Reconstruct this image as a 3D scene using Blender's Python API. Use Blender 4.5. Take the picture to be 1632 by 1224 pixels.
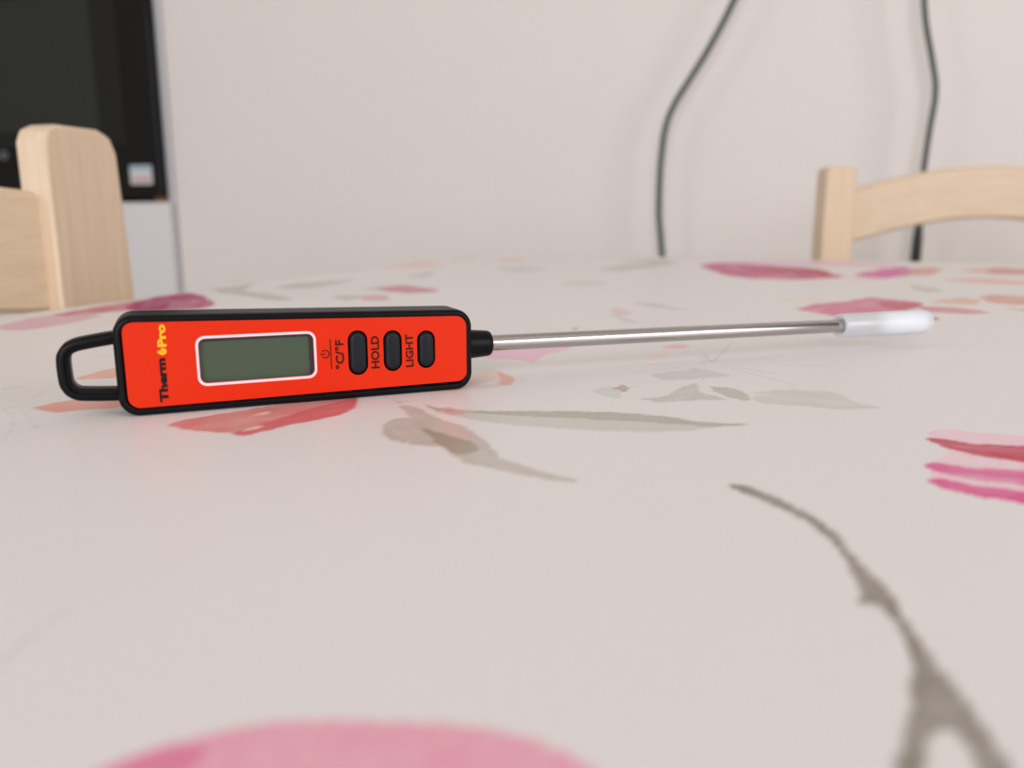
import bpy, bmesh, math, random
import numpy as np
from mathutils import Vector, Matrix

for _o in list(bpy.data.objects):
    bpy.data.objects.remove(_o)
scene = bpy.context.scene
COL = scene.collection
MM = 0.001
TZ = 0.75                      # height of the table surface (m)

# ------------------------------------------------------------------ camera
cam_data = bpy.data.cameras.new('camera')
cam_data.sensor_fit = 'HORIZONTAL'
cam_data.sensor_width = 36.0
cam_data.lens = 36.0 * 1300.0 / 1632.0
cam_data.clip_start = 0.004
cam_data.clip_end = 50
cam_data.dof.use_dof = True
cam_data.dof.focus_distance = 0.205
cam_data.dof.aperture_fstop = 12.0
cam = bpy.data.objects.new('camera', cam_data)
COL.objects.link(cam)
cam.location = (0, 0, TZ + 0.042)
cam.rotation_euler = (math.radians(90) - math.atan(267 / 1300.0), 0, math.radians(17))
scene.camera = cam

# ------------------------------------------------------------------ world + window light
world = bpy.data.worlds.new('world')
scene.world = world
world.use_nodes = True
wb = world.node_tree.nodes['Background']
wb.inputs[0].default_value = (0.95, 0.97, 1.0, 1)
wb.inputs[1].default_value = 0.15


def window_light(name, loc, target, sx, sy, power, color):
    d = bpy.data.lights.new(name, 'AREA')
    d.shape = 'RECTANGLE'
    d.size, d.size_y = sx, sy
    d.energy = power
    d.color = color
    o = bpy.data.objects.new(name, d)
    COL.objects.link(o)
    o.location = loc
    o.rotation_euler = (Vector(target) - Vector(loc)).to_track_quat('-Z', 'Y').to_euler()
    return o


window_light('window_light_right', (2.3, -0.5, 1.5), (0.0, 0.6, 0.9), 1.1, 1.2, 26, (1.0, 0.985, 0.99))
window_light('window_light_back', (0.3, -2.5, 1.45), (-0.3, 0.8, 0.9), 1.5, 1.3, 56, (0.955, 0.965, 1.0))
window_light('window_light_left', (-1.95, -0.7, 1.5), (0.2, 1.0, 0.9), 1.0, 1.2, 9, (0.93, 0.97, 1.0))

scene.view_settings.view_transform = 'Standard'
scene.view_settings.look = 'None'
scene.view_settings.gamma = 1.0
scene.view_settings.use_curve_mapping = False
scene.view_settings.exposure = 0.0


# ------------------------------------------------------------------ helpers
def srgb(r, g, b):
    f = lambda c: c / 12.92 if c <= .04045 else ((c + .055) / 1.055) ** 2.4
    return (f(r / 255), f(g / 255), f(b / 255), 1)


def mat(name, color, rough=0.5, metallic=0.0, ior=1.5, noise=None, bump=0.0, coat=0.0, spec=0.5):
    """Principled material; noise = (scale, amount) varies the colour a little."""
    m = bpy.data.materials.new(name)
    m.use_nodes = True
    nt = m.node_tree
    b = nt.nodes['Principled BSDF']
    b.inputs['Base Color'].default_value = color
    b.inputs['Roughness'].default_value = rough
    b.inputs['Metallic'].default_value = metallic
    b.inputs['IOR'].default_value = ior
    b.inputs['Coat Weight'].default_value = coat
    b.inputs['Specular IOR Level'].default_value = spec
    if noise:
        tc = nt.nodes.new('ShaderNodeTexCoord')
        n = nt.nodes.new('ShaderNodeTexNoise')
        n.inputs['Scale'].default_value = noise[0]
        n.inputs['Detail'].default_value = 4
        nt.links.new(tc.outputs['Object'], n.inputs['Vector'])
        mx = nt.nodes.new('ShaderNodeMix')
        mx.data_type = 'RGBA'
        k = noise[1]
        mx.inputs['A'].default_value = tuple(max(0, c * (1 - k)) for c in color[:3]) + (1,)
        mx.inputs['B'].default_value = tuple(min(1, c * (1 + k)) for c in color[:3]) + (1,)
        nt.links.new(n.outputs['Fac'], mx.inputs['Factor'])
        nt.links.new(mx.outputs['Result'], b.inputs['Base Color'])
        if bump:
            bp = nt.nodes.new('ShaderNodeBump')
            bp.inputs['Strength'].default_value = bump
            bp.inputs['Distance'].default_value = 0.001
            nt.links.new(n.outputs['Fac'], bp.inputs['Height'])
            nt.links.new(bp.outputs['Normal'], b.inputs['Normal'])
    return m


def wood(name, axis):
    """Pale lacquered birch; the grain runs along the given object axis."""
    m = bpy.data.materials.new(name)
    m.use_nodes = True
    nt = m.node_tree
    b = nt.nodes['Principled BSDF']
    b.inputs['Roughness'].default_value = 0.38
    tc = nt.nodes.new('ShaderNodeTexCoord')
    mp = nt.nodes.new('ShaderNodeMapping')
    sc = [260, 260, 260]
    sc[axis] = 14
    mp.inputs['Scale'].default_value = sc
    nt.links.new(tc.outputs['Object'], mp.inputs['Vector'])
    n = nt.nodes.new('ShaderNodeTexNoise')
    n.inputs['Scale'].default_value = 1.0
    n.inputs['Detail'].default_value = 6
    n.inputs['Distortion'].default_value = 0.6
    nt.links.new(mp.outputs['Vector'], n.inputs['Vector'])
    cr = nt.nodes.new('ShaderNodeValToRGB')
    cr.color_ramp.elements[0].position = 0.3
    cr.color_ramp.elements[0].color = srgb(206, 180, 151)
    cr.color_ramp.elements[1].position = 0.7
    cr.color_ramp.elements[1].color = srgb(216, 193, 166)
    nt.links.new(n.outputs['Fac'], cr.inputs['Fac'])
    nt.links.new(cr.outputs['Color'], b.inputs['Base Color'])
    return m


def mesh_obj(name, verts, faces, material=None, parent=None, smooth=False):
    me = bpy.data.meshes.new(name)
    me.from_pydata([tuple(v) for v in verts], [], faces)
    me.update()
    bm = bmesh.new()
    bm.from_mesh(me)
    bmesh.ops.recalc_face_normals(bm, faces=bm.faces)
    bm.to_mesh(me)
    bm.free()
    if smooth:
        me.polygons.foreach_set('use_smooth', [True] * len(me.polygons))
    o = bpy.data.objects.new(name, me)
    COL.objects.link(o)
    if material:
        me.materials.append(material)
    if parent:
        o.parent = parent
    return o


def box(name, lo, hi, material, parent=None, bevel=0.0):
    (x0, y0, z0), (x1, y1, z1) = lo, hi
    v = [(x0, y0, z0), (x1, y0, z0), (x1, y1, z0), (x0, y1, z0), (x0, y0, z1), (x1, y0, z1), (x1, y1, z1), (x0, y1, z1)]
    f = [(0, 3, 2, 1), (4, 5, 6, 7), (0, 1, 5, 4), (1, 2, 6, 5), (2, 3, 7, 6), (3, 0, 4, 7)]
    o = mesh_obj(name, v, f, material, parent)
    if bevel:
        add_bevel(o, bevel)
    return o


def add_bevel(o, w, seg=3):
    md = o.modifiers.new('bevel', 'BEVEL')
    md.width = w
    md.segments = seg
    md.limit_method = 'ANGLE'
    md.angle_limit = math.radians(35)
    o.data.polygons.foreach_set('use_smooth', [True] * len(o.data.polygons))
    md.harden_normals = True


def loft(name, rings, material, parent=None, cap0=True, cap1=True, closed=True, smooth=True):
    n = len(rings[0])
    v = [p for r in rings for p in r]
    f = []
    for i in range(len(rings) - 1):
        for j in range(n if closed else n - 1):
            k = (j + 1) % n
            f.append((i * n + j, i * n + k, (i + 1) * n + k, (i + 1) * n + j))
    if cap0:
        f.append(tuple(range(n))[::-1])
    if cap1:
        f.append(tuple(range((len(rings) - 1) * n, len(rings) * n)))
    return mesh_obj(name, v, f, material, parent, smooth)


def sharp(o, deg=40):
    """smooth shading split at edges sharper than deg"""
    bm = bmesh.new()
    bm.from_mesh(o.data)
    for e in bm.edges:
        if len(e.link_faces) == 2 and e.calc_face_angle(0) > math.radians(deg):
            e.smooth = False
    bm.to_mesh(o.data)
    bm.free()


def empty(name, loc, rz=0):
    o = bpy.data.objects.new(name, None)
    o.empty_display_size = 0.02
    COL.objects.link(o)
    o.location = loc
    o.rotation_euler = (0, 0, rz)
    return o


def tag(o, label, cat, group=None):
    o['label'] = label
    o['category'] = cat
    if group:
        o['group'] = group
    return o


def structure(o):
    o['kind'] = 'structure'
    return o


# ------------------------------------------------------------------ the room
M_wall = mat('wall_paint', srgb(230, 223, 219), 0.9, noise=(3.0, 0.02))
M_floor = mat('floor_laminate', srgb(140, 124, 106), 0.45, noise=(6.0, 0.12))
M_ceil = mat('ceiling_paint', srgb(235, 232, 226), 0.95)
WALL_Y = 1.516
structure(box('floor', (-2.0, -2.6, -0.05), (2.4, 2.2, 0.0), M_floor))
structure(box('ceiling', (-2.0, -2.6, 2.5), (2.4, 2.2, 2.55), M_ceil))
structure(box('wall_far', (-1.221, WALL_Y, 0.0), (2.4, WALL_Y + 0.1, 2.5), M_wall))
structure(box('wall_niche', (-2.0, 2.12, 0.0), (-1.221, 2.2, 2.5), M_wall))
structure(box('wall_left', (-2.08, -2.6, 0.0), (-2.0, 2.2, 2.5), M_wall))
structure(box('baseboard_far', (-1.20, WALL_Y - 0.014, 0.0), (2.4, WALL_Y, 0.07), M_ceil, bevel=0.003))

# ------------------------------------------------------------------ table + printed tablecloth
M_tabletop = wood('table_wood', 1)
table = empty('dining_table', (0.16, 0.27, 0))
tag(table, 'wooden dining table hidden under the flower-printed tablecloth', 'table')
X0, X1, Y0 = -311.0, 640.0, -330.0


def y_end(x):
    return 893.0 - 0.085 * (x + 300.0)


tt = mesh_obj('tabletop',
              [((x - 160) * MM, (y - 270) * MM, TZ + z * MM) for z in (-26, -1.2) for (x, y) in
               ((X0 + 2, Y0 + 2), (X1 - 2, Y0 + 2), (X1 - 2, y_end(X1) - 2), (X0 + 14, y_end(X0) - 14))],
              [(0, 3, 2, 1), (4, 5, 6, 7), (0, 1, 5, 4), (1, 2, 6, 5), (2, 3, 7, 6), (3, 0, 4, 7)], M_tabletop, table)
for (x, y) in ((-270, -290), (600, -290), (600, 760), (-270, 840)):
    box('leg', ((x - 185) * MM, (y - 295) * MM, 0), ((x - 135) * MM, (y - 245) * MM, TZ - 0.026), M_tabletop, table, 0.004)
box('apron', (-0.40, -0.53, TZ - 0.10), (0.41, -0.505, TZ - 0.026), M_tabletop, table)
box('apron', (-0.42, -0.50, TZ - 0.10), (-0.40, 0.53, TZ - 0.026), M_tabletop, table)

# printed motifs, outlines in millimetres on the table: (kind, outline, colour, strength, streak | width, softness)
MOTIFS = [
  ('P', [(-283.7, 244.3), (-294.1, 268.4), (-291.6, 285.7), (-273.0, 284.1), (-264.1, 258.2), (-265.2, 238.7), (-273.1, 236.2)], (0.689, 0.288, 0.43), 0.61, 0, 1.0),
  ('P', [(-296.3, 281.8), (-300.5, 309.5), (-305.5, 341.6), (-274.7, 311.8), (-279.3, 294.5), (-286.8, 277.5)], (0.582, 0.121, 0.173), 0.88, 0.5, 1.0),
  ('P', [(-290.4, 318.3), (-307.9, 358.1), (-308.9, 384.3), (-293.9, 377.1), (-256.7, 340.6), (-249.3, 322.3), (-260.4, 308.1), (-271.4, 302.1)], (0.454, 0.027, 0.149), 1, 0.4, 1.0),
  ('P', [(-309.2, 409.4), (-307.5, 428.3), (-311.6, 451.8), (-287.2, 407.4), (-253.9, 389.4), (-231.6, 370.9), (-236.7, 362.7), (-268.1, 381.2), (-292.9, 393.2)], (0.466, 0.447, 0.373), 0.72, 0, 1.0),
  ('P', [(-283.7, 435.5), (-285.6, 459.8), (-276.8, 484.0), (-266.4, 504.6), (-257.7, 458.1), (-260.7, 433.2), (-272.6, 425.0)], (0.466, 0.453, 0.384), 0.72, 0, 1.0),
  ('P', [(-220.8, 392.0), (-214.5, 401.4), (-202.1, 390.5), (-203.6, 372.8)], (0.466, 0.453, 0.384), 0.66, 0, 1.0),
  ('P', [(-207.3, 396.1), (-196.5, 406.9), (-183.6, 382.2), (-193.8, 375.8)], (0.689, 0.336, 0.442), 0.77, 0, 1.0),
  ('P', [(-221.1, 445.3), (-216.3, 470.7), (-192.3, 454.1), (-176.6, 437.0), (-189.6, 420.7), (-210.7, 430.8)], (0.595, 0.151, 0.222), 0.83, 0, 1.0),
  ('P', [(-226.1, 434.8), (-225.3, 458.2), (-213.9, 447.5), (-215.4, 433.7)], (0.503, 0.477, 0.418), 0.55, 0, 1.0),
  ('P', [(-320.2, 636.9), (-333.4, 727.1), (-286.6, 707.5), (-261.3, 654.9), (-284.9, 620.8)], (0.859, 0.626, 0.531), 0.83, 0, 1.0),
  ('P', [(-329.7, 582.1), (-317.0, 611.0), (-300.2, 575.4), (-311.6, 564.3)], (0.808, 0.611, 0.558), 0.66, 0, 1.0),
  ('P', [(-304.5, 786.0), (-295.1, 816.2), (-280.1, 780.4), (-292.7, 763.9)], (0.808, 0.542, 0.492), 0.77, 0, 1.0),
  ('P', [(-254.8, 788.1), (-234.2, 807.5), (-219.1, 762.1), (-237.7, 744.8)], (0.859, 0.542, 0.384), 0.83, 0, 1.0),
  ('P', [(-249.6, 554.5), (-244.3, 592.5), (-228.0, 541.1), (-237.0, 531.9)], (0.515, 0.49, 0.454), 0.55, 0, 1.0),
  ('P', [(-213.2, 642.7), (-198.3, 674.2), (-166.2, 640.2), (-184.7, 610.7)], (0.515, 0.49, 0.454), 0.55, 0, 1.0),
  ('P', [(-127.1, 652.2), (-121.9, 716.6), (-102.3, 753.1), (-93.8, 837.3), (-77.1, 771.5), (-93.4, 688.1), (-106.7, 642.3)], (0.503, 0.49, 0.43), 0.66, 0, 1.0),
  ('P', [(-134.4, 799.9), (-108.7, 845.9), (-90.6, 778.4), (-120.3, 758.3)], (0.515, 0.515, 0.43), 0.55, 0, 1.0),
  ('L', [(-146.9, 425.9), (-137.5, 436.7), (-125.1, 444.5)], (0.528, 0.496, 0.466), 0.5, 0.84, 1.0),
  ('L', [(-131.8, 468.1), (-118.3, 467.8), (-101.4, 451.7)], (0.528, 0.496, 0.466), 0.5, 1.07, 1.0),
  ('L', [(-118.2, 419.7), (-110.5, 437.1), (-103.3, 455.3)], (0.528, 0.496, 0.466), 0.5, 0.67, 1.0),
  ('L', [(-91.6, 552.1), (-76.3, 534.4), (-60.2, 518.5)], (0.528, 0.496, 0.466), 0.5, 1.23, 1.0),
  ('L', [(-56.5, 557.1), (-28.8, 538.3)], (0.528, 0.496, 0.466), 0.5, 0.84, 1.0),
  ('L', [(-88.2, 360.7), (-80.6, 379.6), (-70.2, 388.6)], (0.528, 0.496, 0.466), 0.5, 0.58, 1.0),
  ('L', [(-89.9, 342.5), (-81.5, 345.1), (-73.8, 354.8), (-68.3, 374.9)], (0.528, 0.496, 0.466), 0.5, 0.82, 1.0),
  ('L', [(-120.2, 335.7), (-114.3, 358.1)], (0.528, 0.496, 0.466), 0.5, 0.53, 1.0),
  ('L', [(-110.7, 311.3), (-104.9, 328.5), (-92.7, 339.3)], (0.528, 0.496, 0.466), 0.5, 0.63, 1.0),
  ('L', [(-67.4, 312.3), (-65.9, 327.1)], (0.528, 0.496, 0.466), 0.5, 0.49, 1.0),
  ('L', [(-105.1, 476.3), (-88.2, 477.0)], (0.528, 0.496, 0.466), 0.5, 0.73, 1.0),
  ('P', [(-124.2, 504.0), (-115.9, 544.7), (-94.7, 518.1), (-106.1, 489.8)], (0.616, 0.597, 0.545), 0.55, 0, 1.0),
  ('P', [(-60.9, 406.7), (-51.5, 406.4), (-37.3, 387.1), (-27.9, 384.5), (-39.5, 380.9), (-52.5, 391.0)], (0.582, 0.49, 0.479), 0.61, 0, 1.0),
  ('P', [(-65.3, 365.1), (-64.2, 378.9), (-54.4, 360.7), (-58.9, 349.6)], (0.689, 0.509, 0.505), 0.66, 0, 1.0),
  ('P', [(-62.3, 348.5), (-57.2, 347.7), (-45.7, 327.0), (-51.6, 329.4)], (0.623, 0.528, 0.505), 0.61, 0, 1.0),
  ('P', [(-68.5, 300.6), (-68.5, 306.2), (-66.0, 301.4), (-66.2, 295.9)], (0.397, 0.373, 0.331), 0.77, 0, 1.0),
  ('P', [(-58.1, 726.4), (-21.6, 822.5), (48.4, 855.8), (113.6, 819.1), (95.3, 754.7), (17.6, 769.1), (-34.3, 724.3)], (0.859, 0.447, 0.615), 0.66, 0, 1.0),
  ('P', [(-52.9, 728.0), (-42.8, 782.0), (-20.3, 778.1), (12.0, 747.9), (41.2, 720.5), (49.0, 659.9), (56.4, 628.1), (39.1, 604.0), (18.1, 585.6), (-6.5, 590.0), (-24.1, 610.0), (-35.6, 656.3)], (0.555, 0.027, 0.149), 1, 0.5, 1.0),
  ('P', [(-11.4, 740.7), (16.8, 730.7), (42.7, 704.1), (50.8, 653.3), (32.9, 647.8), (6.3, 661.5)], (0.454, 0.02, 0.071), 0.77, 0.4, 1.0),
  ('P', [(50.9, 626.4), (81.1, 655.6), (99.0, 634.7), (70.2, 595.8)], (0.825, 0.576, 0.63), 0.55, 0, 1.0),
  ('P', [(67.7, 658.5), (88.5, 718.1), (114.4, 769.7), (112.5, 709.3), (96.7, 646.9), (77.1, 621.7), (68.0, 631.6)], (0.652, 0.084, 0.346), 0.99, 0.4, 1.0),
  ('P', [(110.2, 724.7), (133.3, 766.3), (139.3, 741.9), (122.1, 675.1), (103.2, 662.3)], (0.667, 0.231, 0.183), 0.83, 0.4, 1.0),
  ('P', [(152.7, 737.7), (179.2, 771.4), (173.1, 712.5), (156.6, 700.0)], (0.744, 0.362, 0.273), 0.66, 0, 1.0),
  ('P', [(162.0, 709.1), (186.7, 773.7), (209.1, 754.9), (191.3, 689.3), (166.6, 688.7)], (0.616, 0.168, 0.156), 0.83, 0.4, 1.0),
  ('P', [(115.5, 615.4), (144.0, 642.2), (169.8, 609.6), (163.6, 586.9), (136.0, 588.7)], (0.776, 0.417, 0.331), 0.72, 0, 1.0),
  ('P', [(88.4, 558.9), (99.0, 543.2), (100.5, 521.7), (89.3, 506.0), (85.7, 534.6)], (0.528, 0.49, 0.43), 0.61, 0, 1.0),
  ('P', [(5.1, 439.9), (23.9, 452.5), (32.8, 448.4), (17.0, 430.5)], (0.859, 0.686, 0.572), 0.55, 0, 1.0),
  ('P', [(16.5, 400.8), (25.4, 423.8), (41.5, 444.4), (54.4, 468.9), (66.7, 458.8), (75.7, 445.3), (69.9, 422.7), (58.3, 397.7), (46.2, 381.7), (33.9, 370.9), (25.3, 382.6)], (0.682, 0.168, 0.292), 0.99, 0.4, 1.0),
  ('P', [(54.8, 445.2), (65.8, 451.9), (75.7, 445.3), (68.9, 419.6), (57.4, 410.6)], (0.555, 0.073, 0.114), 0.88, 0.4, 1.0),
  ('P', [(72.6, 429.3), (86.9, 427.9), (95.6, 419.6), (98.4, 407.5), (86.7, 401.4), (72.2, 404.5)], (0.667, 0.192, 0.222), 0.83, 0, 1.0),
  ('P', [(66.1, 395.1), (69.0, 388.7), (71.6, 375.7), (63.8, 360.5), (60.5, 359.5)], (0.623, 0.1, 0.149), 0.99, 0, 1.0),
  ('P', [(80.4, 453.1), (100.5, 483.0), (107.4, 471.2), (100.1, 446.6), (84.6, 444.9)], (0.759, 0.447, 0.311), 0.83, 0.3, 1.0),
  ('P', [(109.4, 485.7), (123.3, 504.7), (138.6, 494.6), (127.1, 451.8), (111.2, 453.0)], (0.667, 0.274, 0.191), 0.83, 0.3, 1.0),
  ('P', [(110.2, 432.2), (120.4, 427.1), (117.3, 415.7)], (0.454, 0.311, 0.191), 0.66, 0, 1.0),
  ('P', [(-82.8, 239.9), (-74.0, 251.7), (-60.8, 262.6), (-58.4, 255.1), (-62.7, 242.3), (-62.9, 227.1), (-69.4, 230.8), (-77.3, 229.5)], (0.894, 0.509, 0.645), 0.88, 0, 1.0),
  ('P', [(-29.8, 268.0), (-26.0, 274.7), (-21.1, 273.4), (-24.6, 265.5)], (0.876, 0.447, 0.558), 0.88, 0, 1.0),
  ('P', [(-31.5, 245.8), (-28.0, 256.6), (-26.6, 247.3), (-29.7, 239.5)], (0.911, 0.648, 0.645), 0.55, 0, 1.0),
  ('L', [(-72.1, 216.9), (-46.3, 237.8), (-21.1, 266.5), (18.9, 300.3)], (0.876, 0.725, 0.558), 0.5, 2.75, 1.0),
  ('P', [(-75.6, 181.1), (-74.1, 201.7), (-72.2, 211.8), (-67.5, 211.2), (-60.6, 200.4), (-59.9, 195.5), (-62.6, 190.6), (-67.6, 185.9), (-72.1, 181.4)], (0.859, 0.597, 0.505), 0.72, 0.3, 1.0),
  ('P', [(-69.8, 211.5), (-66.4, 209.6), (-60.4, 200.5), (-59.8, 193.9), (-62.6, 193.9), (-64.7, 201.8)], (0.825, 0.389, 0.321), 0.77, 0, 1.0),
  ('P', [(-66.5, 194.3), (-65.0, 199.1), (-64.0, 195.1), (-65.7, 192.9)], (0.85, 0.815, 0.788), 0.88, 0, 1.0),
  ('P', [(-114.7, 134.6), (-114.5, 140.2), (-107.2, 152.0), (-100.6, 161.9), (-90.9, 170.5), (-85.6, 158.6), (-86.4, 151.1), (-90.6, 143.0), (-93.6, 136.3), (-95.2, 132.4), (-99.9, 132.9), (-108.3, 132.4)], (0.697, 0.265, 0.247), 0.99, 0.25, 1.0),
  ('P', [(-96.7, 145.6), (-94.5, 157.2), (-90.2, 169.3), (-85.6, 158.6), (-86.4, 151.1), (-90.6, 143.0), (-93.6, 136.3), (-95.2, 132.4), (-98.5, 133.3)], (0.674, 0.108, 0.14), 0.77, 0.25, 1.0),
  ('P', [(-97.7, 135.1), (-97.7, 139.2), (-95.9, 139.8), (-95.7, 137.3)], (0.911, 0.725, 0.691), 0.94, 0, 1.0),
  ('P', [(-103.8, 147.5), (-102.5, 151.0), (-100.9, 149.6), (-102.5, 147.4)], (0.938, 0.765, 0.707), 0.77, 0, 1.0),
  ('P', [(-154.5, 138.2), (-153.4, 145.8), (-152.0, 151.8), (-144.5, 155.6), (-135.7, 145.9), (-141.5, 140.9), (-145.6, 137.2)], (0.835, 0.355, 0.285), 0.88, 0.25, 1.0),
  ('P', [(-172.5, 168.0), (-174.0, 176.8), (-173.0, 185.0), (-162.7, 173.7), (-169.7, 168.0)], (0.817, 0.45, 0.348), 0.88, 0.2, 1.0),
  ('L', [(-196.3, 200.2), (-188.2, 199.1)], (0.454, 0.447, 0.43), 0.5, 0.23, 1.0),
  ('L', [(-159.1, 134.3), (-161.2, 142.7), (-170.1, 159.4)], (0.548, 0.509, 0.43), 0.45, 0.22, 1.0),
  ('L', [(-164.5, 139.0), (-156.9, 136.8), (-146.2, 130.5), (-139.3, 125.0)], (0.484, 0.465, 0.384), 0.45, 0.31, 1.0),
  ('L', [(-161.7, 136.6), (-153.2, 131.9), (-143.7, 123.6), (-137.2, 115.2)], (0.484, 0.465, 0.384), 0.45, 0.29, 1.0),
  ('L', [(-179.0, 151.9), (-176.3, 156.7)], (0.425, 0.417, 0.373), 0.5, 0.3, 1.0),
  ('P', [(-70.3, 142.0), (-73.1, 148.4), (-72.8, 153.5), (-68.8, 154.8), (-61.4, 147.2), (-55.9, 140.1), (-56.9, 135.7), (-62.2, 136.3), (-66.3, 137.8)], (0.535, 0.465, 0.407), 0.88, 0.2, 1.0),
  ('P', [(-77.0, 164.5), (-73.5, 164.9), (-63.9, 156.2), (-56.4, 151.3), (-48.4, 141.5), (-42.4, 132.6), (-36.6, 128.5), (-31.7, 126.4), (-26.9, 124.1), (-29.7, 122.9), (-35.4, 124.2), (-41.4, 126.0), (-47.9, 128.1), (-54.0, 134.8), (-61.7, 144.1), (-70.1, 155.5)], (0.555, 0.49, 0.43), 0.94, 0.25, 1.0),
  ('P', [(-64.4, 147.9), (-59.5, 145.3), (-51.4, 141.0), (-48.0, 136.7), (-49.9, 131.9), (-54.8, 135.5), (-59.9, 141.7)], (0.355, 0.311, 0.23), 0.83, 0.2, 1.0),
  ('P', [(-63.3, 154.7), (-56.1, 150.4), (-49.1, 141.7), (-53.7, 142.2), (-59.6, 147.3)], (0.689, 0.509, 0.46), 0.66, 0, 1.0),
  ('P', [(-63.0, 136.6), (-62.6, 137.6), (-62.0, 136.4), (-62.2, 135.4)], (0.85, 0.807, 0.772), 0.88, 0, 1.0),
  ('P', [(-69.5, 164.8), (-64.5, 165.1), (-53.1, 166.1), (-39.9, 170.1), (-26.5, 173.0), (-15.6, 172.1), (-10.2, 169.3), (-1.2, 170.4), (-6.2, 166.2), (-14.5, 160.5), (-24.0, 157.1), (-36.5, 155.9), (-46.9, 155.3), (-57.4, 157.7), (-65.8, 161.0)], (0.623, 0.611, 0.545), 0.94, 0.25, 1.0),
  ('P', [(-61.7, 163.5), (-46.6, 168.7), (-33.3, 172.1), (-18.3, 171.9), (-10.2, 169.3), (-1.2, 170.4), (-8.7, 165.9), (-18.9, 166.1), (-32.0, 165.4), (-45.3, 163.7)], (0.397, 0.373, 0.301), 0.72, 0.3, 1.0),
  ('P', [(-68.7, 164.4), (-65.8, 166.6), (-60.1, 163.3), (-62.6, 160.1)], (0.667, 0.406, 0.352), 0.77, 0, 1.0),
  ('L', [(-72.8, 168.4), (-69.0, 165.0), (-63.8, 163.4)], (0.296, 0.204, 0.173), 0.8, 0.51, 1.0),
  ('L', [(-85.2, 172.3), (-80.6, 170.1), (-77.0, 165.8)], (0.212, 0.185, 0.173), 0.7, 0.2, 1.0),
  ('L', [(-79.2, 166.4), (-76.9, 169.8)], (0.252, 0.223, 0.21), 0.7, 0.19, 1.0),
  ('L', [(-12.8, 243.5), (-18.2, 254.7), (-24.4, 269.6)], (0.503, 0.465, 0.43), 0.6, 0.49, 1.0),
  ('L', [(-12.8, 243.5), (-15.0, 252.6), (-17.4, 265.0)], (0.503, 0.465, 0.43), 0.6, 0.49, 1.0),
  ('L', [(-12.8, 243.5), (-10.6, 263.2), (-8.2, 289.0)], (0.503, 0.465, 0.43), 0.6, 0.61, 1.0),
  ('L', [(-12.8, 243.5), (-9.0, 248.6), (-5.2, 256.2)], (0.503, 0.465, 0.43), 0.6, 0.48, 1.0),
  ('L', [(-12.8, 243.5), (-20.1, 244.1), (-27.9, 246.9)], (0.503, 0.465, 0.43), 0.6, 0.34, 1.0),
  ('L', [(-12.8, 243.5), (-22.8, 237.2), (-32.9, 233.1)], (0.503, 0.465, 0.43), 0.6, 0.33, 1.0),
  ('L', [(-12.8, 243.5), (-2.7, 251.1), (7.7, 261.4)], (0.503, 0.465, 0.43), 0.6, 0.35, 1.0),
  ('L', [(-12.8, 243.5), (4.4, 244.5), (21.2, 247.5)], (0.503, 0.465, 0.43), 0.6, 0.28, 1.0),
  ('L', [(-12.8, 243.5), (-0.8, 227.3), (9.6, 215.1)], (0.503, 0.465, 0.43), 0.6, 0.26, 1.0),
  ('L', [(-12.8, 243.5), (-3.3, 235.4), (5.5, 229.7)], (0.503, 0.465, 0.43), 0.6, 0.27, 1.0),
  ('L', [(-12.8, 243.5), (-23.2, 229.8), (-33.0, 218.9)], (0.503, 0.465, 0.43), 0.6, 0.27, 1.0),
  ('L', [(-12.8, 243.5), (-17.3, 237.8), (-21.9, 234.3)], (0.503, 0.465, 0.43), 0.6, 0.37, 1.0),
  ('P', [(-27.4, 218.7), (-19.5, 227.9), (-16.8, 232.7), (-9.3, 227.1), (-6.4, 222.4), (-13.6, 217.4), (-22.9, 212.0)], (0.638, 0.611, 0.586), 0.83, 0, 1.0),
  ('P', [(-26.3, 188.1), (-20.6, 192.0), (-17.7, 205.1), (-14.5, 211.1), (-12.7, 199.6), (-5.9, 193.0), (-13.1, 190.1), (-21.3, 185.5)], (0.568, 0.542, 0.492), 0.88, 0.3, 1.0),
  ('P', [(-11.7, 207.8), (-8.3, 207.2), (-4.4, 206.0), (-1.1, 194.4), (-4.8, 194.0), (-9.4, 200.6)], (0.528, 0.515, 0.442), 0.94, 0, 1.0),
  ('P', [(-38.4, 194.0), (-35.4, 198.9), (-32.1, 196.0), (-31.0, 186.7), (-34.8, 189.1)], (0.638, 0.67, 0.615), 0.88, 0, 1.0),
  ('P', [(-33.8, 197.8), (-33.1, 203.7), (-30.5, 199.6), (-30.8, 194.8)], (0.466, 0.389, 0.352), 0.88, 0, 1.0),
  ('P', [(-0.1, 202.7), (8.2, 209.1), (18.4, 209.1), (21.7, 199.3), (27.2, 194.4), (17.0, 190.0), (7.7, 191.0), (0.6, 192.2)], (0.638, 0.611, 0.558), 0.83, 0.8, 1.0),
  ('L', [(-30.7, 198.8), (-26.9, 205.6), (-23.1, 213.7)], (0.528, 0.49, 0.454), 0.6, 0.32, 1.0),
  ('L', [(-14.5, 211.1), (-13.3, 217.5)], (0.582, 0.555, 0.505), 0.6, 0.33, 1.0),
  ('P', [(32.5, 170.9), (36.2, 177.6), (42.7, 176.5), (53.4, 175.9), (66.6, 172.2), (58.6, 142.6), (51.2, 133.2), (41.6, 133.0), (34.6, 135.3), (29.1, 138.2), (29.2, 149.8), (33.9, 159.2)], (0.95, 0.498, 0.631), 0.61, 0.9, 1.0),
  ('P', [(32.0, 168.8), (35.8, 169.5), (40.7, 167.4), (51.5, 168.9), (64.4, 166.0), (59.8, 155.5), (47.8, 155.5), (38.9, 159.1), (34.2, 163.6)], (0.541, 0.017, 0.067), 1, 0.45, 1.0),
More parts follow.
